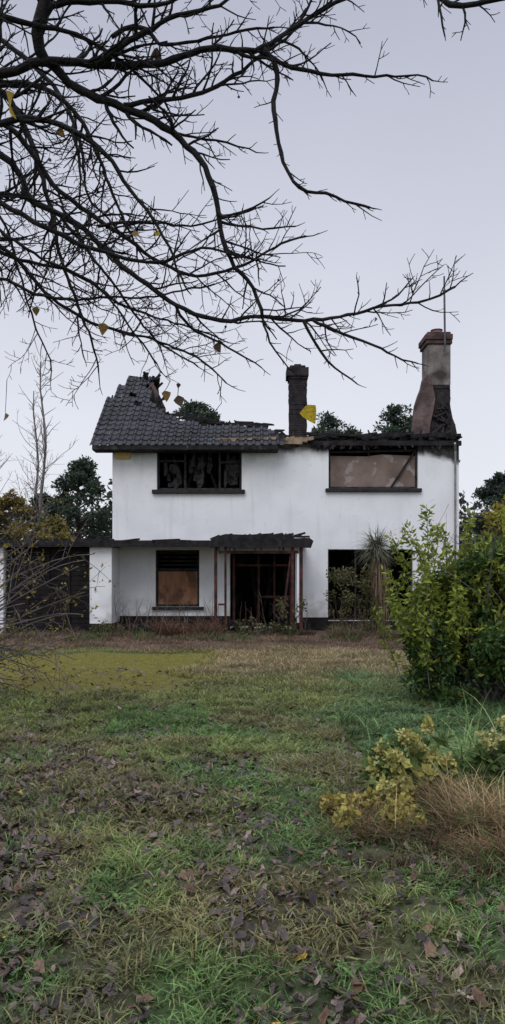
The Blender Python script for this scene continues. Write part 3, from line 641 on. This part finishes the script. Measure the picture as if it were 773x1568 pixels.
# ---- cordyline
co=empty('cordyline_palm'); CXp=X_(581,19.0); cy=19.0
a=Acc(); a.tube([Vector((CXp,cy,-.05)),Vector((CXp-.02,cy,.6)),Vector((CXp+.02,cy,1.2)),Vector((CXp-.05,cy,2.05))],[.12,.09,.08,.07],9); a.done('trunk',M_bark2,co)
def straps(name,n,org,length,width,dirf,c1,c2,parent,sagk,zj=.1,segs=6,xj=.04):
    V=[];Fc=[];Cc=[]
    for i in range(n):
        d=dirf().normalized(); p=Vector(org)+Vector((rnd(-xj,xj),rnd(-xj,xj),rnd(-zj,zj))); Ln=length*rnd(.7,1.15); w=width*rnd(.7,1.2)
        u=d.cross(Vector((0,0,1))); u=u.normalized() if u.length>.05 else Vector((1,0,0)); u=(u+Vector((rnd(-.3,.3),rnd(-.3,.3),rnd(-.3,.3)))).normalized()
        t=rnd(0,1); c=[c1[k]*(1-t)+c2[k]*t for k in range(3)]; b=len(V)
        for k in range(segs+1):
            f=k/segs; ww=w*(.6+.8*f if f<.4 else (1-f)*1.3+.04)
            for s_ in (-1,1): V.append(tuple(p+u*s_*ww/2)); Cc.append(c)
            d=(d+Vector((0,0,-sagk/segs*rnd(.6,1.4)))).normalized(); p=p+d*Ln/segs
            if p.z<.02: p.z=.02
        for k in range(segs): Fc.append([b+2*k,b+2*k+1,b+2*k+3,b+2*k+2])
    return mesh_np(name,np.array(V),[np.array(Fc)],M_leaf,np.array(Cc),parent)
straps('crown',620,(CXp-.08,cy,2.22),.66,.024,lambda:Vector((random.gauss(0,1),random.gauss(0,1),random.gauss(.40,.7))),(.08,.095,.06),(.27,.27,.19),co,.8,.18,xj=.10)
straps('dead_skirt',260,(CXp-.02,cy,1.85),.95,.04,lambda:Vector((random.gauss(0,.6),random.gauss(0,.6),-.45)),(.12,.085,.055),(.31,.225,.155),co,5.2,.2,xj=.12)
straps('dead_skirt_lower',280,(CXp,cy,1.15),.8,.04,lambda:Vector((random.gauss(0,.5),random.gauss(0,.5),-.6)),(.09,.065,.045),(.24,.17,.12),co,5.0,.40,xj=.16)

# ---- weeds at house
we=empty('dead_weeds')
def weedpatch(name,n,x0,x1,y0,y1,h,c,thr=.45,w=.014):
    x=x0+(x1-x0)*R.rand(n); y=y0+(y1-y0)*R.rand(n); k=vn(x,y,.5,4)>thr; x,y=x[k],y[k]; n=len(x)
    blades(name,x,y,hgt(x,y),h*(.3+.9*R.rand(n))*(.3+1.2*vn(x,y,.5,1)),w*(.6+.8*R.rand(n)),.25+1.0*R.rand(n),colvar(np.tile(c,(n,1)),n,.5),M_grass,we)
weedpatch('brown_stalks',6000,-4.6,5.5,17.4,19.2,.15,(.15,.10,.07),.45)
weedpatch('brown_thicket',2200,-2.4,-.8,18.4,19.1,.42,(.15,.08,.055),.45)
weedpatch('door_thicket',1600,-.6,1.8,18.4,19.1,.26,(.09,.075,.05),.48)
weedpatch('right_thicket',3500,1.9,4.6,17.8,18.9,.42,(.14,.11,.065),.4)
weedpatch('green_weeds',3600,-4.4,5.5,17.0,19.1,.20,(.08,.12,.04),.52)
weedpatch('left_weeds',4000,-8,-4.2,17.6,19.2,.20,(.14,.11,.075),.48)
a=Acc()
for i in range(90):
    x=random.choice([rnd(-3.6,-.8),rnd(-3.6,5.3),rnd(2.,3.3)]); grow(Vector((x,rnd(18,19.4),0)),Vector((rnd(-.25,.25),rnd(-.2,.2),1)),rnd(.4,1.2),.008,1,a,.13,.16,.05,.7)
a.done('weed_stems',noise_mat('dead_stem',(.06,.04,.03),(.17,.125,.09),9),we)
C=[];Rr=[]
for i in range(50): C.append((rnd(1.9,3.1),rnd(18.2,19.1),rnd(.1,1.7))); Rr.append(rnd(.06,.2))
for i in range(22): C.append((rnd(3.6,4.8),rnd(18.0,19.1),rnd(.1,.7))); Rr.append(rnd(.08,.2))
for i in range(34): C.append((rnd(-4.2,1.2),rnd(18.5,19.3),rnd(.05,.32))); Rr.append(rnd(.08,.18))
for i in range(14): C.append((rnd(.6,1.4),rnd(18.3,19.0),rnd(.1,.9))); Rr.append(rnd(.05,.14))
cloud('weed_leaves',C,Rr,6000,.07,(.035,.042,.018),(.16,.15,.065),we)

# ---- left bare shrub with thin twigs
ls=empty('autumn_shrub'); a=Acc(); tips=[]
for i in range(30):
    p=Vector((-4.3+rnd(-.3,.3),9.4+rnd(-.5,.5),rnd(0,.1))); grow(p,Vector((rnd(.0,.9),rnd(-.4,.4),rnd(.8,1.8))),rnd(1.8,3.3),.014,2,a,.16,.09,-.06,.6,.005)
a.done('twigs',M_bark2,ls)
ti=[tuple(t) for t in tips]; cloud('sparse_leaves',ti,[.08]*len(ti),1900,.055,(.10,.09,.02),(.33,.24,.05),ls)

# ================= background trees
def bigtree(name,x,y,h,r,c1,c2,n,size,parts=60,base=.25,bark=M_bark2,conif=False,topc=None):
    e=empty(name); a=Acc(); pts=[Vector((x,y,-.1)),Vector((x+rnd(-.1,.1),y,h*.3)),Vector((x+rnd(-.2,.2),y,h*.65)),Vector((x,y,h*.93))]; a.tube(pts,[h*.022,h*.017,h*.010,.02],8)
    C=[];Rr=[]
    for i in range(parts):
        t=random.random()**.8; z=h*(base+(1-base)*t)
        rad=r*((1-t)**.8+.08) if conif else r*math.sqrt(max(.05,1-(2*t-.9)**2))
        an=rnd(0,6.283); k=rnd(.35,1)*rad; c=(x+math.cos(an)*k,y+math.sin(an)*k,z-(.15*k if conif else 0)); C.append(c); s=rnd(.10,.26)*r*(1.1-.5*t); Rr.append((s*1.2,s*1.2,s*(.55 if conif else .8)))
        a.tube([Vector((x,y,max(.5,z-.3*k))),Vector(((x+c[0])/2,(y+c[1])/2,z-.1*k)),Vector(c)],[.05,.035,.012],4)
    a.done('trunk_and_limbs',bark,e); cloud('foliage',C,Rr,n,size,c1,c2,e,topc=topc,droop=.3 if conif else 0)
dk1,dk2=(.022,.036,.026),(.072,.100,.066)
bigtree('conifer_tree',-7.2,31,6.3,1.8,dk1,dk2,17000,.15,130,.05)
bigtree('conifer_tree',-9.3,33,4.9,1.8,dk1,(.07,.09,.05),11000,.18,80,.05)
bigtree('conifer_tree',-3.0,38,10.2,2.3,dk1,dk2,16000,.18,120,.4)
bigtree('conifer_tree',-1.5,40,9.6,2.0,dk1,dk2,9000,.18,80,.4)
bigtree('conifer_tree',4.0,38,9.6,2.2,dk1,dk2,14000,.17,120,.4)
bigtree('conifer_tree',5.5,41,9.5,1.8,dk1,dk2,9000,.18,80,.4)
bigtree('conifer_tree',7.2,38,9.9,2.3,dk1,dk2,14000,.18,120,.4)
bigtree('conifer_tree',9.0,40,9.9,2.0,dk1,dk2,10000,.18,80,.35)
bigtree('conifer_tree',12.0,36,6.3,1.7,dk1,(.06,.08,.06),10000,.18,90,.05)
bigtree('conifer_tree',14.2,37,6.6,1.9,dk1,(.06,.08,.06),10000,.18,90,.05)
bigtree('conifer_tree',10.4,30,5.0,1.3,dk1,(.065,.09,.055),9000,.16,80,.05)
bigtree('autumn_tree',-8.8,27,4.5,1.3,(.06,.05,.018),(.32,.24,.07),9000,.13,70,.1)
bigtree('autumn_tree',-7.0,26,3.6,1.1,(.06,.06,.02),(.28,.24,.07),7000,.12,60,.1)
bigtree('autumn_tree',-10.6,29,5.0,1.5,(.05,.045,.02),(.20,.16,.07),6000,.15,60,.1)
C=[];Rr=[]
for i in range(420):
    x=rnd(-60,60); y=rnd(48,62); top=5.3+2.3*float(vn(x,0,6,2)); z=rnd(.3,top); C.append((x,y,z)); s=rnd(.8,1.7); Rr.append((s*1.4,s*1.2,s))
e=empty('distant_trees'); cloud('foliage',C,Rr,50000,.45,(.03,.04,.035),(.085,.10,.075),e)
tips=[]
for (x,y,h,nm) in ((-8.45,30,10.2,'bare_birch_tree'),(-9.9,34,10.0,'bare_birch_tree'),(-11.6,33,8.5,'bare_birch_tree')):
    e=empty(nm); a=Acc(); pts=[Vector((x+.12*math.sin(k*1.3),y,h*k/9-.1)) for k in range(10)]; a.tube(pts,[.10*(1-k/10)+.012 for k in range(10)],6)
    for k in range(46):
        t=rnd(.22,.98); p=Vector((x+.1*math.sin(t*9*1.3),y,h*t)); an=rnd(0,6.28)
        grow(p,Vector((math.cos(an)*.9,math.sin(an)*.9,rnd(.6,1.3))),h*rnd(.08,.26)*(1.35-t),.016,2,a,.22,.20,.04,.5,.009)
    a.done('trunk_and_branches',noise_mat('bark_birch',(.10,.088,.085),(.22,.195,.19),3),e)

# ================= foreground plants on the right
hy=empty('hydrangea'); 
C=[];Rr=[]
for (px_,py_,Y,r) in ((620,1128,5.2,.045),(585,1150,5.3,.05),(605,1165,5.1,.06),(640,1150,5.3,.06),(575,1180,5.2,.05),(610,1195,5.1,.06),(650,1185,5.2,.05),(665,1160,5.4,.045),(590,1205,5.0,.05),(655,1115,5.4,.035),(685,1165,5.4,.035),(630,1215,5.1,.05)):
    C.append(tuple(W(px_,py_,Y))); Rr.append(r)
cloud('pale_leaves',C,Rr,1700,.034,(.30,.29,.10),(.60,.56,.24),hy,asp=.8)
cloud('broad_yellow_leaves',C,[r*1.15 for r in Rr],230,.07,(.26,.27,.06),(.52,.47,.15),hy,asp=.65)
cloud('green_leaves',[(c[0]+rnd(-.05,.05),c[1]+.05,max(.05,c[2]-.09)) for c in C],[.10]*len(C),520,.08,(.05,.09,.03),(.16,.22,.07),hy,asp=.6)
a=Acc()
for c in C: 
    b0=Vector((1.08+rnd(-.08,.08),5.25,0)); q=Vector(c); a.tube([b0,b0.lerp(q,.5)+Vector((rnd(-.03,.03),0,.05)),q],[.005,.004,.003],4)
a.done('stems',M_bark2,hy); 
C=[tuple(W(rnd(735,795),rnd(1095,1140),5.3+rnd(-.1,.2))) for i in range(9)]
h2=empty('hydrangea'); cloud('pale_leaves',C,[.035]*9,420,.035,(.30,.31,.11),(.60,.57,.27),h2,asp=.8)
cloud('green_leaves',[(c[0]+rnd(-.08,.08),c[1],rnd(.04,c[2]-.08)) for c in C*3],[.09]*27,900,.08,(.05,.10,.03),(.18,.25,.08),h2,asp=.55)
a=Acc(); 
for c in C: q=Vector(c); b0=Vector((1.85+rnd(-.05,.05),5.35+rnd(-.05,.05),0)); a.tube([b0,b0.lerp(q,.6)+Vector((0,0,.03)),q],[.004,.0035,.002],4)
a.done('stems',M_bark2,h2)
lw=empty('yellow_groundcover'); C=[];Rr=[]
for i in range(30): C.append((rnd(.48,1.05),rnd(4.5,5.0),rnd(.04,.13))); Rr.append(rnd(.03,.07))
cloud('leaves',C,Rr,1400,.038,(.15,.15,.03),(.48,.40,.12),lw,asp=.7)
bk=empty('dead_bracken')
def patch(name,n,x0,x1,y0,y1,h,c,w,lean,parent,amt=.4,thr=.4):
    x=x0+(x1-x0)*R.rand(n); y=y0+(y1-y0)*R.rand(n)
    cx,cy_=(x0+x1)/2,(y0+y1)/2; e=((x-cx)/(x1-x0)*2)**2+((y-cy_)/(y1-y0)*2)**2
    k=(vn(x,y,.22,3)*.6+vn(x,y,.5,6)*.4>thr+.15*e)&(e<1.25); x,y=x[k],y[k]; n=len(x)
    blades(name,x,y,hgt(x,y),h*(.3+.8*R.rand(n))*(.3+1.1*vn(x,y,.25,1)),w*(.6+.8*R.rand(n)),lean*(.3+R.rand(n)),colvar(np.tile(c,(n,1))*(.5+vn(x,y,.15,5))[:,None],n,amt),M_grass,parent)
patch('brown_fronds',8000,.5,2.9,4.0,5.3,.24,(.17,.11,.06),.006,1.5,bk,thr=.36)
patch('dark_fronds',7000,.4,2.9,3.8,5.2,.16,(.09,.06,.038),.008,1.5,bk,thr=.32)
patch('tan_fronds',2600,.8,2.9,4.2,5.3,.36,(.33,.25,.13),.005,1.2,bk,thr=.36)
patch('green_between',6500,.4,2.9,3.9,5.3,.17,(.12,.18,.06),.007,1.3,bk,thr=.38)
gt=empty('long_grass_clump')
straps('blades',170,(1.75,5.9,0.02),.72,.014,lambda:Vector((random.gauss(0,.6),random.gauss(0,.5),1)),(.10,.18,.05),(.28,.38,.15),gt,2.0,.02,8,xj=.14)
straps('blades_side',130,(2.05,5.6,0.02),.84,.016,lambda:Vector((random.gauss(0,.6),random.gauss(0,.5),1)),(.14,.21,.07),(.42,.47,.23),gt,2.0,.02,8,xj=.15)
straps('blades_left',110,(1.3,5.8,0.02),.55,.012,lambda:Vector((random.gauss(0,.7),random.gauss(0,.5),1)),(.08,.16,.05),(.22,.32,.13),gt,2.2,.02,8,xj=.15)
patch('under_scrub',6000,.9,3.4,6.2,8.8,.24,(.12,.20,.08),.012,1.3,gt,thr=.42)

# ================= world, sun, camera
w=bpy.data.worlds.new('World'); S.world=w; w.use_nodes=True; N=w.node_tree.nodes; L=w.node_tree.links
bg=N['Background']; bg.inputs[1].default_value=0.1
sky=N.new('ShaderNodeTexSky'); sky.sky_type='NISHITA'; sky.sun_disc=False; sky.sun_elevation=math.radians(48); sky.sun_rotation=math.radians(200)
tc=N.new('ShaderNodeTexCoord'); sp=N.new('ShaderNodeSeparateXYZ'); L.new(tc.outputs['Generated'],sp.inputs[0])
r=N.new('ShaderNodeValToRGB'); cr=r.color_ramp; cr.elements[0].position=0.0; cr.elements[0].color=(.86,.875,.93,1); cr.elements[1].position=1; cr.elements[1].color=(.48,.50,.59,1)
for p_,c_ in ((.2,(.78,.80,.875)),(.42,(.62,.64,.735)),(.6,(.49,.51,.615))):
    e=cr.elements.new(p_); e.color=(*c_,1)
L.new(sp.outputs[2],r.inputs[0])
nz=N.new('ShaderNodeTexNoise'); nz.inputs['Scale'].default_value=1.6; nz.inputs['Detail'].default_value=3; L.new(tc.outputs['Generated'],nz.inputs['Vector'])
m1=N.new('ShaderNodeMapRange'); m1.inputs[1].default_value=.3; m1.inputs[2].default_value=.7; m1.inputs[3].default_value=9.3; m1.inputs[4].default_value=10.7; L.new(nz.outputs['Fac'],m1.inputs[0])
m2=N.new('ShaderNodeMapRange'); m2.inputs[1].default_value=.62; m2.inputs[2].default_value=.95; m2.inputs[3].default_value=1; m2.inputs[4].default_value=3.9; L.new(sp.outputs[2],m2.inputs[0])
mm=N.new('ShaderNodeMath'); mm.operation='MULTIPLY'; L.new(m1.outputs[0],mm.inputs[0]); L.new(m2.outputs[0],mm.inputs[1])
vs=N.new('ShaderNodeVectorMath'); vs.operation='SCALE'; L.new(r.outputs[0],vs.inputs[0]); L.new(mm.outputs[0],vs.inputs['Scale'])
mx=N.new('ShaderNodeMixRGB'); mx.inputs[0].default_value=.93; L.new(sky.outputs[0],mx.inputs[1]); L.new(vs.outputs[0],mx.inputs[2]); L.new(mx.outputs[0],bg.inputs[0])
ld=bpy.data.lights.new('sun','SUN'); ld.energy=1.2; ld.angle=math.radians(35); ld.color=(1,.98,.95); lo=bpy.data.objects.new('sun',ld); S.collection.objects.link(lo); lo.rotation_euler=(math.radians(42),0,math.radians(-20)); lo.location=(-5,-5,12)
cd=bpy.data.cameras.new('camera'); cam=bpy.data.objects.new('camera',cd); S.collection.objects.link(cam); S.camera=cam
cam.location=(0,0,EYE); cam.rotation_euler=(math.radians(90),0,0); cd.sensor_width=36; cd.sensor_fit='AUTO'; cd.lens=F/1568*36; cd.shift_y=(HY-784)/1568; cd.clip_end=3000; cd.clip_start=.05
S.view_settings.view_transform='Standard'; S.view_settings.look='None'; S.view_settings.exposure=0
